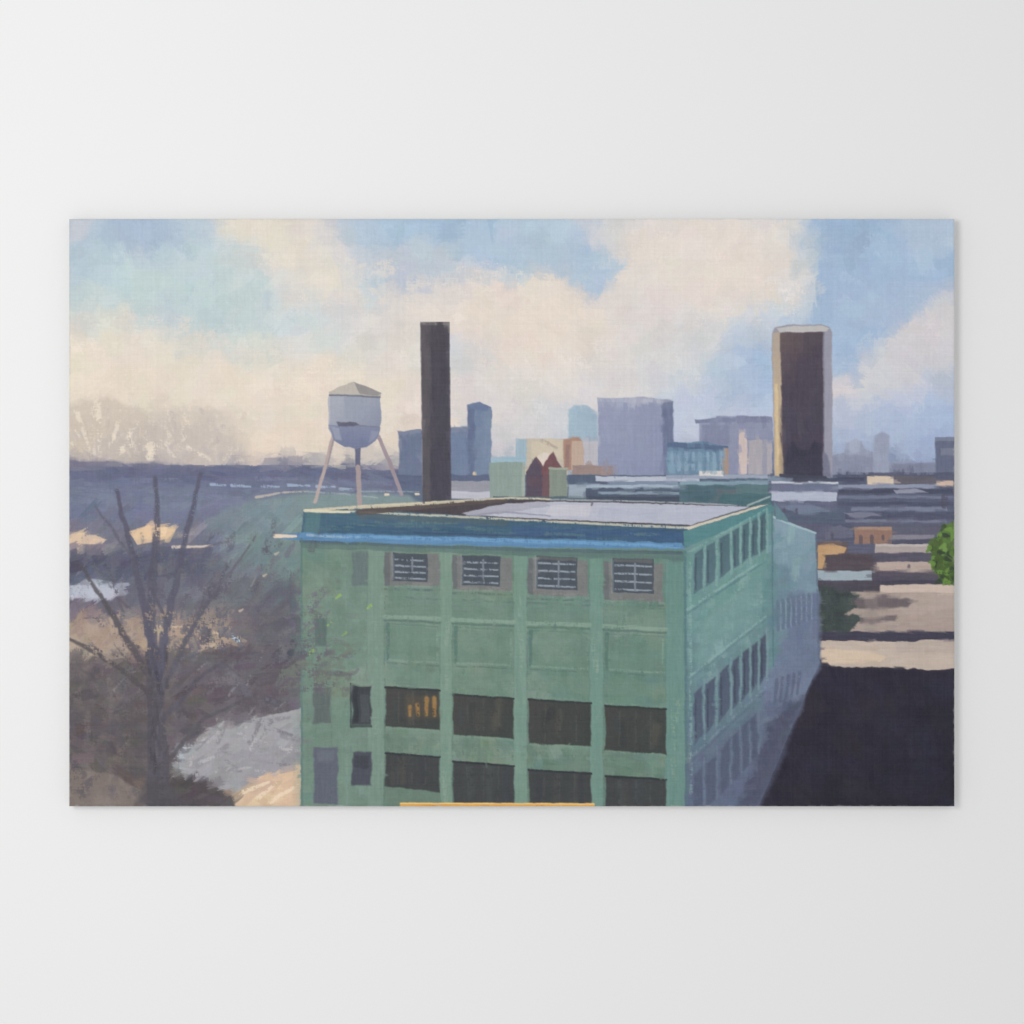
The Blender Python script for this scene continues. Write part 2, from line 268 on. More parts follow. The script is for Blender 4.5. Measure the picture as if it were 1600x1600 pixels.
B10=bld('painted_office_building',[(1300,712),(1320,708),(1322,692),(1346,690),(1350,700),(1366,706),(1366,680),(1378,674),(1389,680),(1389,722),(1460,724),(1462,745),(1300,745)],(150,156,178),'hazy lavender painted far buildings',soft=3)
R(1390,724,1462,745,(126,131,154),d='h',soft=2); R(1300,712,1364,745,(133,137,160),d='h',a=.8,soft=2); Ln([(1335,694),(1335,700)],16,16,(162,169,190),soft=2)
B11=bld('painted_office_building',[(1462,684),(1495,682),(1495,750),(1462,748)],(101,107,131),'slate blue painted block at canvas edge')
R(1470,700,1495,712,(122,126,146),a=.8); R(1462,683,1495,689,(120,127,148))
# ---------------------------------------------------------------- roofs of the town
def hs(x0,y0,x1,y1,c,sl=0,**k): 
    P([(x0,y0),(x1,y0+sl),(x1,y1+sl),(x0,y1)],c,d='h',tex=k.pop('tex',5),w=k.pop('w',1.0),w2=.6,**k)
hs(888,742,1210,790,(85,99,119),L=LAND); hs(770,776,1210,792,(87,103,114))
hs(930,744,1092,752,(180,185,200)); hs(950,752,1060,757,(124,138,160)); hs(1040,742,1210,748,(150,160,178)); hs(1092,736,1130,744,(213,207,204))
hs(915,757,1062,762,(160,174,191)); hs(915,763,1062,776,(78,89,108)); hs(935,768,1062,772,(135,152,168)); hs(915,776,1062,784,(70,78,95))
R(1062,755,1205,786,(80,106,117),d='h'); hs(1075,760,1110,784,(72,98,109),a=.8); hs(1120,764,1160,784,(110,108,112),a=.5); hs(1062,752,1210,757,(130,155,170)); hs(1150,758,1200,780,(92,119,124),a=.8)
hs(888,757,915,778,(170,183,194),a=.8); hs(700,781,900,786,(185,185,190),a=.7)
R(1200,742,1495,800,(90,95,117),L=LAND,d='h'); hs(1200,745,1320,752,(120,136,155)); hs(1205,752,1310,756,(190,194,205)); hs(1205,756,1310,768,(108,114,138)); hs(1205,768,1308,783,(175,181,199)); hs(1208,783,1308,800,(97,101,125))
hs(1308,738,1495,748,(85,89,110),a=.9); hs(1240,746,1350,752,(74,78,98)); hs(1310,757,1462,763,(140,147,168)); hs(1310,764,1495,771,(74,78,98)); hs(1310,774,1495,779,(118,124,148),a=.8); hs(1310,784,1495,790,(78,82,104))
hs(1355,744,1396,757,(208,190,170),w=1); hs(1462,751,1490,760,(202,177,160),w=1); hs(1398,744,1462,757,(98,95,106))
R(1208,800,1495,880,(91,93,114),L=LAND,tex=6,d='h'); hs(1320,800,1495,812,(80,84,105)); hs(1330,792,1480,798,(122,127,150),a=.9); hs(1208,798,1320,818,(86,96,116)); hs(1320,812,1480,816,(128,132,152),a=.7)
hs(1335,823,1394,850,(145,114,102)); hs(1335,823,1394,828,(164,134,118)); hs(1394,822,1480,836,(94,95,113)); hs(1394,836,1460,842,(132,128,140)); hs(1300,818,1335,845,(82,87,108)); hs(1394,843,1480,850,(80,80,100))
hs(1367,850,1470,864,(167,155,153)); hs(1367,850,1470,854,(186,176,172)); hs(1340,864,1470,878,(87,84,100)); hs(1370,878,1460,892,(178,160,152)); hs(1272,846,1325,892,(97,88,92))
P([(1278,852),(1300,848),(1322,856),(1318,864),(1290,872),(1284,890),(1277,890)],(187,151,112)); hs(1290,866,1365,892,(83,74,82))
for pts,c in (([(1215,790),(1262,786),(1300,798),(1250,804)],(112,124,146)),([(1318,802),(1352,799),(1376,806),(1338,810)],(128,131,150)),([(1288,826),(1312,820),(1334,828),(1332,840),(1290,842)],(104,106,126)),([(1395,766),(1430,764),(1450,769),(1400,772)],(150,154,172))):
    P(pts,c,a=.85,w=1,w2=.8,d='h'); 
for x,y,w_,h_ in ((1345,838,6,10),(1362,838,6,10),(1380,838,5,10),(1225,794,5,6),(1245,796,5,6),(1476,776,10,14),(1420,884,5,6),(1300,832,5,8)):
    Ln([(x,y),(x,y+h_)],w_,w_,(78,74,88),a=.65,dry=.2)
hs(1274,892,1362,907,(154,168,178)); hs(1362,894,1495,908,(83,78,91)); hs(1272,907,1495,918,(70,68,83))
P([(1308,918),(1495,912),(1495,988),(1276,990),(1274,925)],(166,150,142),L=LAND,tex=5,d='h',w=2)
hs(1375,914,1495,926,(198,180,168)); hs(1274,908,1375,925,(76,72,84)); P([(1400,930),(1495,924),(1495,950),(1430,962),(1390,952)],(178,162,153),a=.6,soft=4,w=4)
P([(1274,918),(1290,912),(1318,922),(1345,930),(1352,948),(1320,955),(1352,968),(1330,986),(1275,988)],(66,75,75),w=4,w2=3,tex=9,soft=2)
for n_ in range(26):
    x=rng.uniform(1278,1330); y=rng.uniform(922,980); Ln([(x,y),(x+rng.uniform(-8,8),y-9)],8,4,[(78,90,84),(54,62,66),(70,76,80)][rng.integers(0,3)],a=.6,dry=.3)
P([(1335,938),(1380,930),(1428,938),(1420,948),(1380,952),(1340,950)],(106,97,101),w=2,soft=3,w2=1); P([(1345,966),(1400,962),(1398,970),(1345,975)],(114,103,106),w=2,soft=3)
P([(1352,926),(1372,926),(1370,986),(1350,986)],(146,134,131),a=.4,soft=3)
hs(1274,987,1495,1002,(64,62,79)); hs(1284,1002,1400,1010,(206,186,165))
P([(1282,1003),(1495,1001),(1495,1046),(1400,1044),(1300,1040),(1280,1030)],(188,172,159),L=LAND,d='h',tex=5,w=2)
P([(1282,1014),(1350,1018),(1385,1028),(1375,1036),(1284,1036)],(208,186,163),a=.8,d='h',w=2); hs(1400,1003,1495,1020,(177,162,154),a=.7)
SH=newlab('painted_street_shadow',None,'near-black painted shadow across the street')
P([(1278,1038),(1320,1044),(1400,1047),(1495,1050),(1495,1264),(1180,1264),(1230,1150)],(46,43,58),L=SH,w=2,w2=1,tex=3,col2=(37,35,47),g=(1300,1050,1400,1260),soft=2)
for n_ in range(60):
    x=rng.uniform(1240,1485); y=rng.uniform(1060,1255); r_=rng.uniform(12,40)
    if lab[int((y-Y0)*S),int((x-X0)*S)]!=SH: continue
    P([(x-r_,y-r_*.3),(x+r_*.4,y-r_*.6),(x+r_,y+r_*.4),(x-r_*.5,y+r_*.5)],[(50,46,60),(42,42,58),(36,34,44),(52,47,54),(46,46,64)][rng.integers(0,5)],a=.35,soft=6,w=6,w2=3,tex=3,d='v')
# shrub
BU=newlab('painted_shrub',None,'bright green painted shrub at the canvas edge')
P([(1495,812),(1478,820),(1468,838),(1452,846),(1446,858),(1456,872),(1452,888),(1466,894),(1472,910),(1495,914)],(76,98,54),L=BU,w=5,w2=5,tex=12,soft=1.5)
for n_ in range(45):
    x=rng.uniform(1452,1490); y=rng.uniform(818,908); a=rng.uniform(0,3.14)
    if lab[int((y-Y0)*S),min(W-1,int((x-X0)*S))]!=BU: continue
    Ln([(x,y),(x+8*math.cos(a),y+8*math.sin(a))],8,3,[(100,134,62),(60,80,50),(84,114,54),(106,140,70),(54,68,52)][rng.integers(0,5)],dry=.15)
strokes(None,1100,26,6,lambda x,y:rng.normal(0,.05),jit=3,reg=(880,742,X1,1045),alpha=.45,imp=.7,skip=(BU,SH))
strokes([SH],260,34,12,lambda x,y:rng.normal(1.2,.6),jit=2.4,reg=(1180,1040,X1,1262),alpha=.5,cj=1)
strokes([B1,B2,B3,B4,B5,B6,B10],900,22,9,lambda x,y:1.57+rng.normal(0,.25),jit=2.4,reg=(620,620,X1,745),alpha=.5,cj=1.2)
strokes(None,260,13,4,lambda x,y:rng.choice([0,1.57])+rng.normal(0,.12),jit=2.5,reg=(615,625,1465,745),alpha=.4,clip=False)
# ---------------------------------------------------------------- skyscraper
SK=newlab('painted_skyscraper',None,'tall dark brown painted tower with pale edges')
P([(1206,522),(1210,512),(1230,507),(1284,507),(1296,511),(1300,520),(1301,745),(1210,745)],(152,149,160),L=SK,d='v',soft=1.5,w=.7)
P([(1207,521),(1219,518),(1225,744),(1211,744)],(176,160,146),d='v',tex=4,col2=(198,174,138),g=(1212,540,1216,700),w=.7); P([(1210,600),(1215,600),(1218,728),(1214,728)],(214,190,150),a=.8,tex=3,soft=1.4); Ln([(1221,560),(1226,740)],3,4,(142,122,108),a=.6)
P([(1219,520),(1286,517),(1287,745),(1226,745)],(104,90,90),col2=(76,69,84),g=(1228,520,1276,560),d='n',tex=3,soft=1.6,w=.7)
P([(1224,640),(1286,630),(1287,745),(1226,745)],(74,69,84),a=.7,soft=14,w=3)
strokes([SK],170,34,9,lambda x,y:1.55+rng.normal(0,.08),jit=2.8,reg=(1224,530,1280,740),alpha=.5,cj=1.3)
P([(1213,513),(1240,509),(1284,509),(1296,513),(1290,518),(1219,519)],(188,184,184),w=.6); P([(1287,519),(1297,516),(1300,745),(1288,745)],(150,149,165),d='v',tex=3,soft=1.4,w=.6); Ln([(1287,520),(1287,742)],2.2,2,(112,106,120),a=.6)
P([(1226,745),(1229,705),(1238,690),(1248,700),(1262,704),(1272,690),(1284,696),(1287,745)],(60,59,76),w=2,soft=4,a=.85); P([(1287,705),(1294,712),(1300,745),(1286,745)],(116,118,138),soft=2.5)
Ln([(1220,743),(1290,746)],5,4,(70,72,89))
# ---------------------------------------------------------------- smokestack
ST=newlab('painted_smokestack',None,'tall dark charcoal painted chimney stack')
P([(657,504),(702,503),(703.5,640),(705,784),(661,786),(659,640)],(75,71,81),L=ST,d='v',tex=3,col2=(71,69,82),g=(680,510,680,780),soft=1.2,w=.25,w2=.3)
P([(657,506),(670,506),(673,784),(661,784)],(92,87,93),d='v',a=.8,tex=3,soft=2,w=.3,w2=.3); R(657,503,702,508,(126,120,121),d='h',w=.3,w2=.3); Ln([(701,510),(704,780)],2.5,2.5,(90,87,102),a=.7,w=.3)
Ln([(657.5,520),(660.5,760)],1.6,1.6,(140,136,138),a=.5,dry=.2,w=.3); R(661,545,672,600,(100,95,99),a=.4,d='v')
strokes([ST],130,26,9,lambda x,y:1.57+rng.normal(0,.08),jit=2.4,reg=(655,500,708,786),alpha=.5,cj=.8)
# ---------------------------------------------------------------- water tower
WT=newlab('painted_water_tower',None,'grey painted water tower with conical roof on thin legs')
Ln([(521,680),(508,730),(492,785)],6,5,(182,164,160),L=WT); Ln([(523,682),(512,725)],3,2,(140,131,143),a=.7)
Ln([(592,682),(610,726),(627,772)],6,6,(157,143,150),L=WT); Ln([(559,698),(559,735)],9,8,(103,105,129),L=WT); Ln([(559,730),(562,790)],8,7,(167,151,151),L=WT)
Ln([(500,748),(534,764)],1.5,1.5,(150,148,163),a=.4)
P([(514,612),(595,614),(595,672),(588,688),(572,698),(556,701),(538,698),(522,688),(513,670)],(166,170,183),L=WT,col2=(133,139,162),g=(528,630,584,690),d='n',tex=3)
P([(538,618),(575,618),(572,656),(540,656)],(150,156,174),a=.6,d='v',soft=3)
P([(513,664),(595,668),(590,686),(572,698),(556,701),(538,698),(522,688)],(127,134,161),w=.8,col2=(114,121,151),g=(556,668,556,700),soft=1.5,tex=3)
P([(515,666),(528,668),(534,688),(524,686)],(158,162,179),a=.7,soft=2); P([(580,672),(593,672),(587,686),(576,692)],(147,152,173),a=.6,soft=2)
P([(526,659),(556,660),(562,664),(552,667),(528,666)],(94,95,113),soft=1.4,a=.9); Ln([(558,665),(593,667)],2.5,2,(114,118,140),a=.7)
P([(513,613),(530,604),(552,596),(572,603),(596,615),(592,620),(556,617),(516,616)],(188,181,172),L=WT,w=.6); P([(553,597),(572,603),(596,615),(590,619),(562,615)],(150,146,145),w=.6); Ln([(515,617),(556,618),(594,621)],3,2.5,(110,111,125),a=.85)
Ln([(515,620),(514,660)],2.5,2.5,(188,188,195),a=.7)
# ---------------------------------------------------------------- green building
GB=newlab('painted_green_building',None,'painted green factory building with flat roof')
FR=newlab('painted_wall',GB,'sunlit green painted front wall with pilasters')
SD=newlab('painted_wall',GB,'shaded teal painted side wall')
RF=newlab('painted_roof',GB,'flat lavender grey painted roof inside a parapet')
P([(470,838),(1070,858),(1072,1264),(470,1264)],(111,136,121),L=FR,col2=(98,130,120),g=(650,1000,1080,1000),w=.8,tex=5)
P([(470,838),(620,845),(620,1262),(470,1262)],(114,138,127),a=.6,soft=20,w=3)
P([(575,1140),(1070,1180),(1070,1262),(575,1262)],(100,121,108),a=.6,soft=10,w=3)
P([(1068,858),(1204,786),(1210,812),(1274,834),(1280,1034),(1184,1264),(1070,1264)],(106,144,142),L=SD,w=.8,col2=(92,104,128),g=(1120,950,1205,1210),tex=5)
P([(1208,808),(1274,832),(1278,930),(1206,925)],(128,154,167),d='n',col2=(114,138,155),g=(1210,820,1220,930))
P([(1206,925),(1278,925),(1281,1036),(1235,1140),(1190,1150),(1192,1000)],(107,119,144),soft=6,w=4); P([(1205,880),(1235,885),(1235,960),(1205,1060)],(104,131,145),soft=5,w=3,a=.8)
P([(1070,1200),(1160,1130),(1240,1060),(1240,1130),(1186,1262),(1070,1262)],(94,104,128),soft=12,w=4,a=.7)
P([(1200,1130),(1260,1080),(1186,1262),(1150,1262)],(74,76,98),soft=8,w=4,a=.8)
P([(1192,800),(1210,790),(1212,1040),(1196,1050)],(99,136,138),a=.7,soft=2,d='v')
for n_ in range(120):   # mottled patches, warm and cool
    x=rng.uniform(480,1065); y=rng.uniform(865,1250); c=[(128,147,130),(92,124,114),(118,142,132),(100,138,127),(122,138,116),(136,154,140),(96,130,124)][rng.integers(0,7)]; r_=rng.uniform(12,40)
    if lab[int((y-Y0)*S),int((x-X0)*S)]==FR: P([(x-r_,y-r_*.5),(x+r_*.6,y-r_*.7),(x+r_,y+r_*.4),(x-r_*.5,y+r_*.6)],c,a=.45,soft=4,w=6,w2=4,tex=3,dry=.2)
strokes([FR],1500,30,12,lambda x,y:(1.57 if rng.random()<.5 else .03)+rng.normal(0,.3),jit=4.4,reg=(470,838,1072,1262),alpha=.5,cj=2.2)
for x,y,w_ in ((1100,960,26),(1130,1000,22),(1160,900,18),(1110,1040,20),(1180,950,16),(1225,850,18),(1240,900,14),(1140,940,22),(1090,1010,24),(1165,980,18)):
    Ln([(x,y+18),(x+8,y-22)],w_,w_*.7,(136,168,162),a=.55,dry=.45,w=4,d='v',soft=2)
strokes([SD],900,28,11,lambda x,y:(1.57 if rng.random()<.5 else -.5)+rng.normal(0,.2),jit=4,reg=(1068,786,1282,1262),alpha=.5,cj=2.2)
# roof
P([(475,797),(560,792),(690,782),(800,777),(1100,788),(1203,775),(1206,790),(1070,852),(470,840)],(81,94,104),L=RF,w=.8)
P([(545,797),(700,788),(800,781),(1000,784),(1175,790),(1078,822),(860,816)],(77,70,76),L=RF,w=.8)
P([(728,805),(775,790),(840,784),(1000,786),(1172,792),(1080,820),(900,813)],(187,188,201),L=RF,col2=(177,180,196),g=(740,800,1100,800),d='h',tex=5,w=.8)
P([(722,802),(790,787),(850,784),(860,790),(800,800),(742,808)],(167,167,181),d='h'); P([(860,790),(925,788),(920,806),(850,806)],(202,199,206),a=.6,d='h'); P([(940,792),(1040,794),(1020,812),(930,808)],(174,178,196),a=.6,d='h')
Ln([(925,786),(924,790)],4,3,(120,118,130)); Ln([(735,806),(790,800),(860,806)],3,2,(150,150,166))
P([(475,797),(545,794),(860,814),(1078,822),(1072,852),(470,838)],(72,104,124),L=RF,d='h',tex=7,col2=(64,93,120),g=(500,820,1060,830),w=.8)
P([(478,797),(500,795),(500,836),(474,836)],(86,121,128),a=.8)
P([(560,800),(800,812),(790,822),(560,812)],(86,100,105),a=.6,d='h'); P([(800,822),(1066,832),(1066,845),(800,838)],(64,93,130),a=.8,d='h'); P([(520,820),(740,826),(740,836),(520,832)],(60,93,120),a=.8,d='h')
for n_ in range(50):
    x=rng.uniform(490,1000); y=803+(x-480)*.035+rng.uniform(4,26); Ln([(x,y),(x+rng.uniform(20,60),y+2)],rng.uniform(3,7),3,[(82,112,126),(64,92,114),(92,120,124),(72,97,128)][rng.integers(0,4)],a=.6,dry=.35,d='h')
Ln([(476,798),(600,789),(700,784),(800,778),(860,780)],4,2.4,(204,194,170),d='h',dry=.1); Ln([(545,799),(690,806),(860,815),(1076,825)],3,4,(184,183,168),d='h',dry=.2); Ln([(560,801),(700,788),(790,782)],9,5,(92,82,81),d='h',a=.9)
Ln([(545,795),(640,789),(725,784)],3,2.4,(198,187,162),dry=.15); Ln([(478,798),(545,800)],5,4,(216,208,180))
Ln([(1076,825),(1140,806),(1203,786)],5,3.5,(203,194,177)); Ln([(860,781),(1000,783),(1165,790)],2.6,2.2,(150,159,166),dry=.1)
P([(1068,830),(1140,808),(1206,788),(1208,800),(1140,826),(1070,856)],(84,131,136),L=SD,d='h')
P([(1130,770),(1205,772),(1207,788),(1170,792),(1120,786)],(74,106,114),a=.9,L=RF,d='h'); Ln([(1168,790),(1203,776)],3,2.5,(150,168,167))
# ledge
P([(428,836),(470,832),(620,836),(840,842),(1066,848),(1070,858),(860,856),(640,850),(470,845),(430,842)],(92,136,176),L=RF,d='h',tex=8,w=1)
Ln([(520,838),(700,842),(900,848),(1062,854)],5,5,(108,154,196),d='h',dry=.25); Ln([(430,838),(462,838)],6,4,(228,207,184)); Ln([(480,836),(560,840)],4,3,(140,168,194),dry=.3)
Ln([(470,846),(640,853),(860,860),(1064,864)],5,5,(72,87,104),d='h',a=.75,dry=.15); Ln([(640,832),(900,840)],3,3,(58,78,112),d='h',a=.8,dry=.3)
# pilasters & bands of the front
def yl(y,x): return y+(x-600)*(.045 if y<1050 else .045+(y-1050)*.0002)
DK=(84,109,104)
for x0,x1,c in ((574,600,(123,147,134)),(688,706,(122,149,134)),(803,823,(118,148,135)),(922,942,(113,146,135)),(1040,1070,(104,141,134))):
    P([(x0,yl(858,x0)),(x1,yl(858,x1)),(x1,1262),(x0,1262)],c,d='v',w=1.1,tex=5,L=FR,a=.8)
    for q in range(6):
        y=rng.uniform(880,1230); Ln([((x0+x1)/2+rng.uniform(-5,5),y),((x0+x1)/2,y+rng.uniform(20,60))],9,6,[(136,158,144),(106,136,126)][q%2],a=.5,dry=.42,d='v')
    Ln([(x1+1,yl(930,x1)),(x1+1,1262)],2.5,2.5,DK,a=.5,d='v',dry=.42,w=1.4); Ln([(x0,yl(860,x0)),(x0,1258)],1.8,1.8,(92,115,110),a=.4,d='v',dry=.44,w=1.4)
P([(470,846),(1068,864),(1068,876),(470,856)],(88,112,112),a=.6,d='h')
bays=((600,688),(706,803),(823,922),(942,1041))
for n_,(a,b) in enumerate(bays):
    t=yl(862,a); 
    fx0,fx1=[(601,687),(707,800),(825,919),(944,1036)][n_]
    fb_=[914,920,930,938][n_]
    Q(fx0,fx1,t,yl(862,b),fb_+3,fb_,(119,121,121),w=1.4,tex=6,L=FR); Q(fx0,fx0+8,t,t,fb_,fb_,(101,105,108),a=.8); Ln([(fx0+14,fb_-2),(fx1-6,fb_)],5,5,(134,132,130),a=.5,dry=.4)
    wx0,wx1,wy0,wy1=[(614,668,863,908),(722,782,867,914),(838,902,869,920),(957,1022,872,926)][n_]
    L=newlab('painted_window',GB,'painted louvred window with pale slats in grey frame'); 
    Q(wx0,wx1,wy0,wy0+2,wy1+2,wy1,(76,84,94),L=L,w=1,tex=4)
    if n_>=2: Q(wx0+2,wx1-2,wy0+1,wy0+3,wy0+8,wy0+5,(96,100,103))
    nn=4
    for q in range(nn):
        y=wy0+11+q*(wy1-wy0-16)/(nn-1); Ln([(wx0+4,y),(wx1-4,y+2)],3,2.4,(144,153,165),w=.8,dry=.24,d='h')
    mx=(wx0+wx1)/2+3; Ln([(mx,wy0+8),(mx,wy1-3)],2.8,2.8,(124,132,144),w=.8,dry=.15); Ln([(wx0-1,wy0),(wx0-1,wy1)],2.2,2.2,(142,144,145),a=.6,dry=.2)
    Ln([(wx0+1,wy0+4),(wx0+1,wy1-2)],2,2,(116,127,140),a=.6)
    Ln([(fx0,fb_+6),(fx1,fb_+9)],3,3,(80,98,99),a=.6,dry=.36,w=1.5); Ln([(fx0,fb_+2),(fx1,fb_+4)],2.5,2.5,(142,147,144),a=.5,dry=.4)
    Q(a+2,b-2,yl(930,a),yl(930,b),yl(962,b),yl(962,a),(105,131,120),w=2,a=.5,d='h',soft=2)
    Ln([(a+3,yl(932,a)),(b,yl(932,b))],3,3,DK,a=.5,dry=.42,w=1.5); Ln([(a,yl(963,a)),(b,yl(963,b))],6,6,(128,154,139),d='h',w=1.2,dry=.18); Ln([(a,yl(969,a)),(b,yl(969,b))],3.2,3.2,(84,109,103),d='h',a=.7,dry=.22,w=1.5)
    Q(a+5,b-4,yl(978,a),yl(978,b),yl(1030,b),yl(1030,a),(105,132,119),w=1.6,tex=5,a=.55,soft=1.6)
    Ln([(a+6,yl(976,a)),(a+6,yl(1030,a))],7,4,(82,112,106),a=.7,d='v',dry=.2,w=1.6); Ln([(a+6,yl(975,a)),(b-4,yl(975,b))],2.5,2.5,(88,115,107),a=.5,dry=.3)
    Ln([(b-5,yl(980,b)),(b-5,yl(1028,b))],3,3,(130,155,141),a=.5,dry=.4); Ln([(a+8,yl(1031,a)),(b-4,yl(1031,b))],3.5,3,(128,154,139),a=.6,dry=.34,d='h',w=1.5); Ln([(a+6,yl(1036,a)),(b-3,yl(1036,b))],2.5,2.5,(86,108,100),a=.6,dry=.36,w=1.5)
    Q(a+2,b-2,yl(1045,a),yl(1045,b),yl(1068,b),yl(1068,a),(112,137,124),a=.5,w=3,soft=2)
    r1=[(1073,1078,1140,1135),(1084,1091,1154,1148),(1092,1098,1166,1162),(1102,1107,1178,1172)][n_]
    L=newlab('painted_window',GB,'dark painted factory window'+(' with warm lights' if n_==0 else '')); ww_=[(602,687),(708,803),(826,924),(946,1041)][n_]
    Q(ww_[0],ww_[1],*r1,(70,70,69),L=L,w=1.4,tex=2,d='n',col2=(62,67,66),g=(ww_[0],1080,ww_[1],1140),soft=1.7); Ln([(ww_[0],r1[0]+1),(ww_[1],r1[1]+1)],3.5,3,(53,57,59),d='h',tex=2,dry=.1)
    for q in range(5):
        xq=rng.uniform(ww_[0]+10,ww_[1]-10); yq=rng.uniform(r1[0]+12,r1[3]-28); Ln([(xq,yq),(xq+rng.uniform(-3,3),min(r1[3]-8,yq+rng.uniform(14,44)))],rng.uniform(7,16),9,[(80,80,74),(74,78,74),(54,58,60),(86,82,76),(66,72,74)][rng.integers(0,5)],a=.5,dry=.15,d='n',soft=4,tex=2,w=3)
    for q in range(1,4):
        xq=ww_[0]+q*(ww_[1]-ww_[0])/4+rng.uniform(-2,2); Ln([(xq,r1[0]+8),(xq,r1[3]-3)],2.6,2.2,(90,90,84),a=.4,dry=.3,d='v',tex=2,w=1.5)
    Ln([(ww_[0]+2,r1[3]+1),(ww_[1]-2,r1[2]+2)],3.5,3,(122,148,130),a=.6,d='h',dry=.3)
    Ln([(ww_[0]+1,r1[0]-3),(ww_[1],r1[1]-3)],3,3,(120,148,132),a=.5,dry=.4,d='h')
    r2=[(1176,1182,1238,1228),(1189,1196,1264,1264),(1202,1208,1264,1264),(1212,1217,1264,1264)][n_]
    L=newlab('painted_window',GB,'dark painted factory window'); Q(ww_[0],ww_[1],*r2,(65,68,70),L=L,w=1.4,tex=2,d='n',soft=1.7); Ln([(ww_[0],r2[0]+1),(ww_[1],r2[1]+1)],3.5,3,(50,54,59),d='h',tex=2,dry=.1)
    for q in range(4):
        xq=rng.uniform(ww_[0]+10,ww_[1]-10); Ln([(xq,r2[0]+12),(xq+rng.uniform(-3,3),min(1256,r2[3]-6))],rng.uniform(7,15),8,[(76,80,81),(56,59,66),(78,76,73),(68,74,80)][rng.integers(0,4)],a=.5,dry=.2,d='n',soft=4,tex=2,w=3)
    for q in range(1,4):
        xq=ww_[0]+q*(ww_[1]-ww_[0])/4+rng.uniform(-2,2); Ln([(xq,r2[0]+8),(xq,min(1257,r2[3]-3))],2.6,2.2,(84,86,86),a=.4,dry=.3,d='v',tex=2,w=1.5)
Q(603,687,1238,1244,1262,1262,(104,126,113),w=1,L=FR)
P([(636,1092),(686,1088),(688,1122),(638,1122)],(96,82,68),a=.45,soft=6,w=3)
for x,y,l,w_ in ((641,1104,14,5),(652,1102,15,6),(667,1092,24,7),(679,1091,26,7)):
    Ln([(x,y),(x+rng.uniform(-1.5,1.5),y+l)],w_,w_*.8,(172,128,70),w=1.5,a=.75,tex=10,dry=.08,soft=2,d='n')
for pts,c in (((550,1070,580,1133),(64,68,74)),((550,1174,580,1226),(75,78,90)),((490,1074,517,1130),(95,106,105)),((490,1168,528,1256),(94,99,113)),((492,966,510,1010),(92,111,107)),((550,862,574,914),(102,119,117))):
    L=newlab('painted_window',GB,'small dim painted window'); R(*pts,c,L=L,w=1.8,tex=4,d='v',soft=2.2)
R(553,1072,560,1130,(50,56,61),a=.8,tex=3); R(564,1085,577,1128,(80,86,91),a=.7,tex=3); R(548,1066,582,1072,(128,150,134),a=.6); R(548,1133,582,1137,(54,60,63),a=.7); R(496,1172,522,1190,(114,121,131),a=.5,soft=3); R(553,1180,576,1200,(65,67,77),a=.8,tex=3)
Ln([(548,1068),(548,1136)],2,2,(66,77,79)); Ln([(518,1070),(518,1256)],2,2,(90,111,107),a=.5,dry=.4); Ln([(540,850),(542,1258)],3,3,(123,148,135),a=.5,dry=.4,d='v')
Ln([(471,842),(472,1258)],3.5,3.5,(88,118,118),a=.7,d='v',dry=.2); Ln([(478,965),(574,970)],4,4,(122,150,136),a=.6,dry=.35)
Ln([(1070,862),(1073,1258)],4,4,(80,112,120),a=.7,d='v',dry=.15); Ln([(1078,880),(1080,1240)],5,5,(134,168,163),a=.55,dry=.36,d='v')
def ys_(y0,x): return y0-(73+(y0-858)*.16)*(x-1070)/135
SX=((1084,1098),(1103,1117),(1124,1140),(1145,1155),(1160,1170),(1174,1183),(1187,1196))
for x0,x1 in SX:      # light piers between the windows
    xm=x1+2.6
    for ya,yb,c in ((866,946,(128,162,160)),(1088,1184,(118,146,153)),(1215,1300,(104,118,138))):
        if ys_(ya,xm)<1262 and (ya<1200 or x0<1175): Ln([(xm,ys_(ya,xm)),(xm,min(1258,ys_(yb,xm)))],4,4,c,a=.7,dry=.22,d='v')
for x0,x1 in SX:
    L=newlab('painted_window',GB,'narrow painted side window in shade'); Q(x0,x1,ys_(872,x0),ys_(872,x1),ys_(936,x1),ys_(938,x0),(76,101,111),L=L,w=1.4,d='v',tex=3,col2=(90,115,126),g=(x0,800,x1,930),soft=1.5)
    Ln([(x0+3,ys_(880,x0)),(x0+3,ys_(930,x0))],3,3,(64,84,95),a=.7,d='v',dry=.15)
    L=newlab('painted_window',GB,'narrow painted side window in shade'); Q(x0,x1,ys_(1096,x0),ys_(1096,x1),ys_(1172,x1),ys_(1178,x0),(76,85,103),L=L,w=2,d='v',tex=3,col2=(84,97,117),g=(x0,1000,x1,1170),soft=2)
    Ln([(x0+3,ys_(1104,x0)),(x0+3,ys_(1165,x0))],3,3,(62,70,87),a=.7,d='v',dry=.2)
    if x0<1180:
        L=newlab('painted_window',GB,'narrow painted side window in shade'); Q(x0,x1,ys_(1225,x0),ys_(1225,x1),min(1262,ys_(1300,x1)),min(1262,ys_(1300,x0)),(76,83,105),w=2.4,d='v',a=.65,soft=3,tex=3,L=L)
for y,c,a in ((955,(134,168,164),.7),(961,(84,119,127),.6),(1062,(136,168,166),.6),(1068,(90,119,129),.5),(1192,(122,146,156),.5),(866,(128,163,160),.6),(1200,(84,94,114),.4)):
    Ln([(1074,ys_(y,1074)),(1196,ys_(y,1196))],4,3,c,a=a,dry=.28)
P([(1088,975),(1190,905),(1190,960),(1088,1050)],(122,156,155),a=.45,soft=6,w=4)
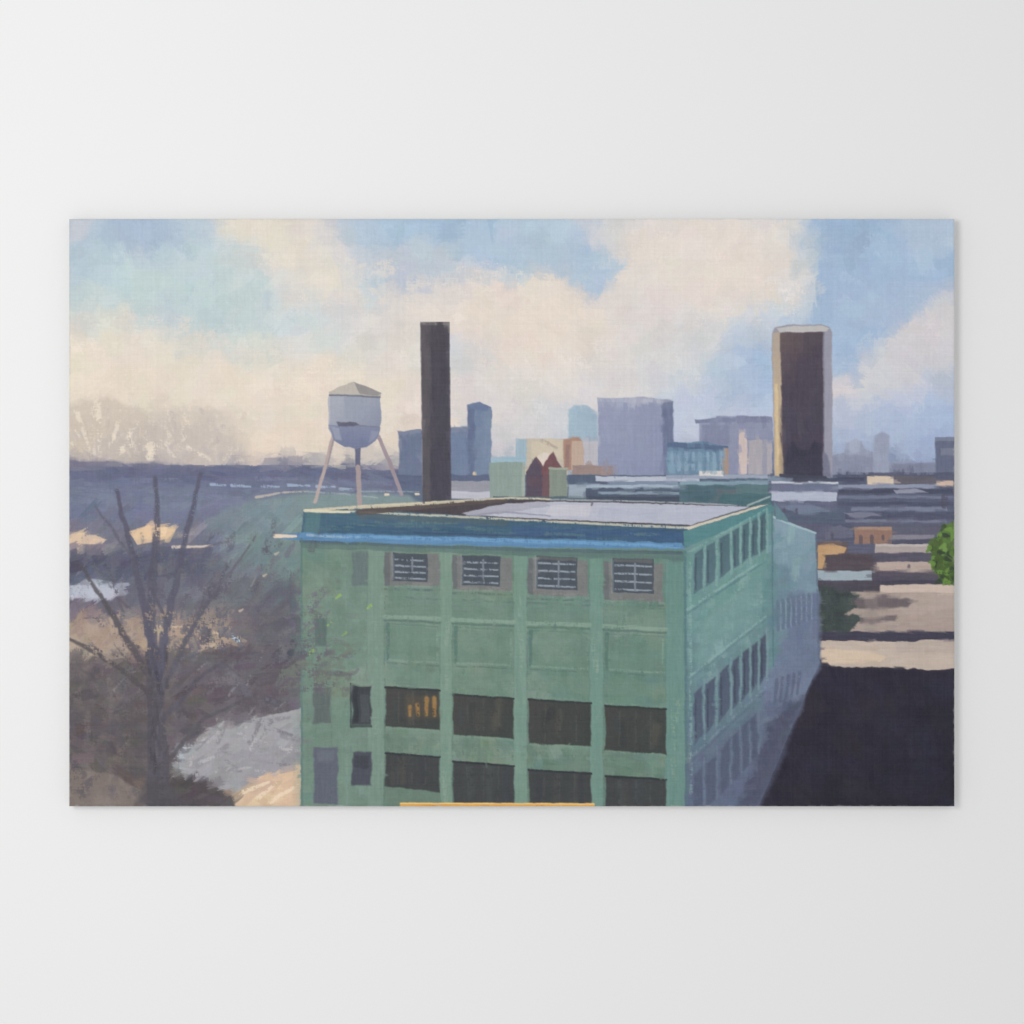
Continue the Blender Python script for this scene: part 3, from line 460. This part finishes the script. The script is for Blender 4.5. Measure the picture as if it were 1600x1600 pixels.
for n_ in range(7): 
    x=1216+n_*8; Ln([(x,940+n_*-2),(x,985-n_*3)],5,5,(88,104,126),a=.6,dry=.25,d='v',soft=1.5); Ln([(x+4,940+n_*-2),(x+4,985-n_*3)],2.5,2.5,(134,148,165),a=.5,dry=.35,d='v')
for n_ in range(5): 
    x=1214+n_*9; Ln([(x,1062-n_*3),(x-4,1100-n_*4)],5,4,(82,90,112),a=.6,dry=.3)
Ln([(1208,808),(1240,820),(1274,833)],4,3,(154,178,186),dry=.1); Ln([(1275,836),(1279,1030)],3,3,(92,105,127),a=.7,dry=.15); P([(1210,784),(1222,800),(1232,815),(1212,812)],(96,126,137))
Ln([(1206,800),(1208,1040)],3,3,(83,114,124),a=.7,d='v',dry=.15)
strokes([FR,SD],520,15,4.5,lambda x,y:(1.57 if rng.random()<.5 else .03)+rng.normal(0,.15),jit=3,alpha=.5,reg=(470,870,1282,1262),clip=False,imp=.9)
# foliage haze over the left edge of the building
for n_ in range(150):
    x=rng.uniform(435,545); y=rng.normal(1045,26)-(x-470)*.1; a=rng.uniform(-.9,.3)
    if x>495 and rng.random()<.5: continue
    Ln([(x,y),(x+20*math.cos(a),y+20*math.sin(a))],10,5,[(110,117,108),(102,105,105),(114,125,111),(102,100,107)][rng.integers(0,4)],a=.5,dry=.4,w=2,soft=1.8)
for x,y in ((531,930),(517,972),(541,988),(489,1016),(580,946)):
    Ln([(x,y),(x-6,y+5)],5,3,[(146,180,96),(150,188,86),(130,163,100)][rng.integers(0,3)],a=.8,dry=.15)
# ---------------------------------------------------------------- bare tree
TR=newlab('painted_bare_tree',None,'dark grey painted bare tree with spreading branches')
def twig(x,y,a,l,w,depth,c):
    x1=x+math.cos(a)*l; y1=y+math.sin(a)*l
    mx=(x+x1)/2+rng.normal(0,l*.1); my=(y+y1)/2+rng.normal(0,l*.1)
    Ln([(x,y),(mx,my),(x1,y1)],w,w*.6,c,a=.5,dry=.38,imp=.5,w=2,soft=1.6)
    if depth>0:
        for _ in range(2): twig(x1,y1,a+rng.normal(0,.5),l*rng.uniform(.5,.8),w*.65,depth-1,c)
for n_ in range(330):   # scumbled brush of the crown
    x=rng.normal(345,90); y=rng.normal(985,62)
    if x<112 or x>495: continue
    a=math.atan2(y-1120,x-245)+rng.normal(0,.3); l=rng.uniform(18,50)
    c=[(100,96,108),(108,103,115),(92,88,101),(116,113,121),(120,112,116),(104,109,114),(84,80,93),(98,94,112)][rng.integers(0,8)]
    Ln([(x,y),(x+l*math.cos(a),y+l*math.sin(a))],rng.uniform(9,22),5,c,a=.45,dry=.42,imp=.7,w=3,soft=2.5)
for n_ in range(150):
    x=rng.uniform(108,300); y=rng.uniform(1025,1250); a=rng.normal(-1.2,.8); l=rng.uniform(16,50)
    Ln([(x,y),(x+l*math.cos(a),y+l*math.sin(a))],rng.uniform(8,22),6,[(86,81,86),(102,94,96),(76,72,80),(114,104,103),(94,88,99),(122,111,108)][rng.integers(0,6)],a=.45,dry=.4,imp=.7,w=3,soft=2.5)
for n_ in range(15):
    a=rng.uniform(-1.4,-.2); twig(262+abs(rng.normal(0,50)),1090-rng.uniform(0,130),a,rng.uniform(40,80),rng.uniform(4,7),1,[(86,83,95),(96,92,104),(104,101,114)][rng.integers(0,3)])
for n_ in range(7):
    a=rng.uniform(-2.8,-1.7); twig(225-abs(rng.normal(0,30)),1080-rng.uniform(0,130),a,rng.uniform(30,65),rng.uniform(4,6),1,(86,80,89))
for n_ in range(14):
    x=rng.uniform(120,440); y=rng.uniform(900,1130); a=rng.uniform(-1.4,-.3); l=rng.uniform(12,36); Ln([(x,y),(x+l*math.cos(a),y+l*math.sin(a))],4,2,(146,140,144),a=.5,dry=.38,w=2)
for p,w0,w1,c in (([(246,1262),(248,1180),(243,1100),(240,1020)],38,22,(82,79,89)),
    ([(240,1040),(236,960),(240,880),(246,810),(243,748)],18,6,(87,86,102)),
    ([(236,1010),(222,930),(205,860),(190,800),(184,766)],13,6,(86,84,102)),
    ([(246,1060),(262,970),(276,900),(296,820),(314,738)],15,6,(87,86,105)),
    ([(248,1090),(290,1000),(325,940)],10,6,(91,89,102)),([(332,925),(372,880),(400,838)],5,3,(99,98,109)),
    ([(236,1060),(205,1010),(160,935),(122,882)],12,5,(84,79,86)),([(234,1080),(180,1040),(130,1010),(108,1000)],9,5,(84,78,83)),
    ([(252,1130),(310,1060),(380,1010)],9,4,(88,84,96)),([(205,870),(170,820),(150,790)],5,3,(97,95,111)),([(276,900),(310,860),(345,850)],5,3,(98,97,110)),
    ([(252,1200),(320,1120),(400,1085)],8,4,(88,84,92)),([(262,975),(238,920),(232,890)],6,3,(89,87,100))):
    Ln(p,w0,w1,c,a=.85,tex=9,dry=.15,L=TR,imp=.9,w=3,soft=2.2)
for n_ in range(40):
    y=rng.uniform(1030,1250); x=246+rng.normal(0,8); Ln([(x,y),(x+rng.normal(0,5),y-rng.uniform(12,40))],rng.uniform(4,9),3,[(104,100,110),(66,63,73),(92,88,99),(74,71,82)][rng.integers(0,4)],a=.55,dry=.34,w=2,soft=1.6)
P([(210,1262),(228,1225),(265,1222),(300,1262)],(80,76,83),soft=7,w=5,a=.8)
for x,y in ((430,866),(375,955),(412,900),(330,1010)): Ln([(x,y),(x+5,y-3)],4,2,(206,188,166),a=.7)
for x,y in ((602,773),(650,772)): Ln([(x,y),(x+5,y)],4,3,(222,205,184))
Ln([(560,768),(655,768)],3,2,(150,165,176),a=.7,dry=.3)
# orange strip on the bottom edge
OR=newlab('wooden_strip',None,'thin orange wooden strip along the bottom edge of the canvas')
P([(625,1254.2),(780,1255),(929,1255.4),(930,1264),(625,1264)],(226,164,82),L=OR,w=.3,w2=.5,tex=8,d='h')
Ln([(626,1255),(928,1256)],1.6,1.6,(246,206,130),w=.3); 
for x in (662,745,838): Ln([(x,1259),(x+rng.uniform(15,40),1259)],2.5,2,(178,120,70),a=.5,dry=.3,w=.3)
# tone, weave and aged edges
lum=(img@np.array([.3,.59,.11],np.float32))[...,None]
img=lum+(img-lum)*.93
img+= (WEAVE*3.4)[...,None]+ (vnoise(1.4,1.4,91)*1.6)[...,None]+(fb(60,95)*1.6)[...,None]
thread=vnoise(120,1.5,92)*(.5+.5*vnoise(8,3,93))+vnoise(1.5,120,94)*.5
img+=(thread*3.4)[...,None]
e=np.minimum(np.minimum(XX-X0,X1-XX),np.minimum(YY-Y0,Y1-YY))
em=np.clip(1-(e+WX2*2)/2.2,0,1)*np.clip(.5+TEX['n'],0,1)*.5
img=img*(1-em[...,None])+np.array([190,188,186],np.float32)*em[...,None]
print('PAINT',round(time.time()-T0,1),W,H)
# ---------------------------------------------------------------- to linear paint colours
LX,LD,LZ=-1.4,3.4,.42
s=np.clip(img,0,255)/255
lin=np.where(s<=.04045,s/12.92,((s+.055)/1.055)**2.4)
px=(XX-800)/1000; pz=(800-YY)/1000
F=.635+.372*(LD*LD/(LD*LD+(px-LX)**2+(pz-LZ)**2))**2
alb=np.clip(lin/F[...,None],0,.95).astype(np.float32)
ZC=1.5; TH=.0235
hh=(hgt+WEAVE*.16+vnoise(2,2,97)*.05)*.00055
rnd=np.clip(1-e/4,0,1)**2*.0015
VX=px; VY=-(TH+.0005)-hh+rnd; VZ=pz+ZC
co=np.stack([VX,VY,VZ],-1).reshape(-1,3).astype(np.float32)
colr=np.concatenate([alb.reshape(-1,3),np.ones((H*W,1),np.float32)],1)
# ---------------------------------------------------------------- materials
def mat(name):
    m=bpy.data.materials.new(name); m.use_nodes=True; return m,m.node_tree.nodes,m.node_tree.links,m.node_tree.nodes['Principled BSDF']
pm,N,K,b=mat('oil_paint')
at=N.new('ShaderNodeAttribute'); at.attribute_name='paint'; K.new(at.outputs['Color'],b.inputs['Base Color'])
b.inputs['Roughness'].default_value=.55; b.inputs['Specular IOR Level'].default_value=.2
tc=N.new('ShaderNodeTexCoord'); nz=N.new('ShaderNodeTexNoise'); nz.inputs['Scale'].default_value=420; nz.inputs['Detail'].default_value=2
K.new(tc.outputs['Object'],nz.inputs['Vector']); bp=N.new('ShaderNodeBump'); bp.inputs['Strength'].default_value=.25; bp.inputs['Distance'].default_value=.0006
K.new(nz.outputs['Fac'],bp.inputs['Height']); K.new(bp.outputs['Normal'],b.inputs['Normal'])
cm,N,K,b=mat('primed_canvas'); nz=N.new('ShaderNodeTexNoise'); nz.inputs['Scale'].default_value=300; cr=N.new('ShaderNodeValToRGB')
cr.color_ramp.elements[0].color=(.42,.42,.42,1); cr.color_ramp.elements[1].color=(.58,.57,.56,1)
tc=N.new('ShaderNodeTexCoord'); K.new(tc.outputs['Object'],nz.inputs['Vector']); K.new(nz.outputs['Fac'],cr.inputs['Fac']); K.new(cr.outputs['Color'],b.inputs['Base Color']); b.inputs['Roughness'].default_value=.9
wm,N,K,b=mat('white_wall_paint'); nz=N.new('ShaderNodeTexNoise'); nz.inputs['Scale'].default_value=1.3; cr=N.new('ShaderNodeValToRGB')
cr.color_ramp.elements[0].color=(.902,.902,.902,1); cr.color_ramp.elements[1].color=(.916,.916,.915,1)
tc=N.new('ShaderNodeTexCoord'); K.new(tc.outputs['Object'],nz.inputs['Vector']); K.new(nz.outputs['Fac'],cr.inputs['Fac']); K.new(cr.outputs['Color'],b.inputs['Base Color'])
b.inputs['Roughness'].default_value=.85; b.inputs['Specular IOR Level'].default_value=.1
n2=N.new('ShaderNodeTexNoise'); n2.inputs['Scale'].default_value=260; K.new(tc.outputs['Object'],n2.inputs['Vector']); bp=N.new('ShaderNodeBump'); bp.inputs['Strength'].default_value=.05; bp.inputs['Distance'].default_value=.0004
K.new(n2.outputs['Fac'],bp.inputs['Height']); K.new(bp.outputs['Normal'],b.inputs['Normal'])
# ---------------------------------------------------------------- objects
col=bpy.context.scene.collection
def mk(name,verts,faces,m,parent=None):
    me=bpy.data.meshes.new(name); me.from_pydata(verts,[],faces); me.materials.append(m); me.update()
    o=bpy.data.objects.new(name,me); col.objects.link(o)
    if parent: o.parent=parent
    return o
wall=mk('wall',[(-4,0,-1.0),(4,0,-1.0),(4,0,4.5),(-4,0,4.5)],[(0,1,2,3)],wm); wall['kind']='structure'
wall['label']='smooth pale grey wall behind the painting'
root=bpy.data.objects.new('painting',None); col.objects.link(root); root.location=(0,-.001,ZC-.46)
root['label']='unframed oil painting of green factory and skyline on pale wall'; root['category']='painting'
bpy.context.view_layer.update()
def attach(o):
    o.parent=root; o.matrix_parent_inverse=root.matrix_world.inverted()
xa,xb=(X0-800)/1000,(X1-800)/1000; za,zb=(800-Y1)/1000+ZC,(800-Y0)/1000+ZC
import bmesh
me=bpy.data.meshes.new('canvas'); bm=bmesh.new()
vs=[bm.verts.new(p) for p in [(x,y,z) for y in (-.0008,-TH+.0013) for x in (xa,xb) for z in (za,zb)]]
for f in ((0,1,3,2),(4,6,7,5),(0,4,5,1),(2,3,7,6),(0,2,6,4),(1,5,7,3)): bm.faces.new([vs[i] for i in f])
bmesh.ops.recalc_face_normals(bm,faces=bm.faces); bm.to_mesh(me); bm.free(); me.materials.append(cm)
cv=bpy.data.objects.new('canvas',me); col.objects.link(cv); attach(cv); cv['label']='pale stretched canvas with plain sides'
# split the painted surface into its painted parts
fl=lab[:-1,:-1]
idx=np.arange(H*W).reshape(H,W)
quads=np.stack([idx[:-1,:-1],idx[1:,:-1],idx[1:,1:],idx[:-1,1:]],-1)
objs={}
order=[i for i,p in enumerate(PARTS) if p[1] is None]+[i for i,p in enumerate(PARTS) if p[1] is not None]
for L in order:
    name,par,label=PARTS[L]
    q=quads[fl==L]
    if L==GB: 
        o=bpy.data.objects.new(name,None); col.objects.link(o); attach(o); o['label']=label; objs[L]=o; bpy.context.view_layer.update(); continue
    if len(q)<1: print('skip',name,L,len(q)); continue
    u,inv=np.unique(q.ravel(),return_inverse=True); inv=inv.ravel()
    me=bpy.data.meshes.new(name); me.vertices.add(len(u)); me.vertices.foreach_set('co',co[u].ravel())
    me.loops.add(len(inv)); me.loops.foreach_set('vertex_index',inv.astype(np.int32))
    me.polygons.add(len(q)); me.polygons.foreach_set('loop_start',np.arange(0,len(inv),4,dtype=np.int32)); me.polygons.foreach_set('loop_total',np.full(len(q),4,np.int32))
    me.update(calc_edges=True); me.polygons.foreach_set('use_smooth',np.ones(len(q),bool))
    ca=me.color_attributes.new('paint','FLOAT_COLOR','POINT'); ca.data.foreach_set('color',colr[u].ravel())
    me.materials.append(pm)
    o=bpy.data.objects.new(name,me); col.objects.link(o)
    if par is None: attach(o)
    else:
        o.parent=objs[par]; o.matrix_parent_inverse=objs[par].matrix_world.inverted()
    if label: o['label']=label
    objs[L]=o
# ---------------------------------------------------------------- light
w=bpy.data.worlds.new('World'); bpy.context.scene.world=w; w.use_nodes=True
bg=w.node_tree.nodes['Background']; bg.inputs['Color'].default_value=(.994,.999,1.0,1); bg.inputs['Strength'].default_value=.635
ld=bpy.data.lights.new('softbox','AREA'); ld.shape='SQUARE'; ld.size=1.3; ld.energy=42.5; ld.color=(1,.996,.988)
lo=bpy.data.objects.new('softbox',ld); col.objects.link(lo); lo.location=(LX,-LD,ZC+LZ); lo.rotation_euler=(math.radians(90),0,0)
# ---------------------------------------------------------------- camera
cd=bpy.data.cameras.new('camera'); cam=bpy.data.objects.new('camera',cd); col.objects.link(cam)
D=4.0; cam.location=(0,-TH-.0008-D,ZC); cam.rotation_euler=(math.radians(90),0,0)
cd.sensor_width=36; cd.lens=36*D/1.6; cd.clip_end=50
sc=bpy.context.scene; sc.camera=cam
sc.view_settings.view_transform='Standard'; sc.view_settings.look='None'; sc.view_settings.exposure=0
print('TOTAL',round(time.time()-T0,1))
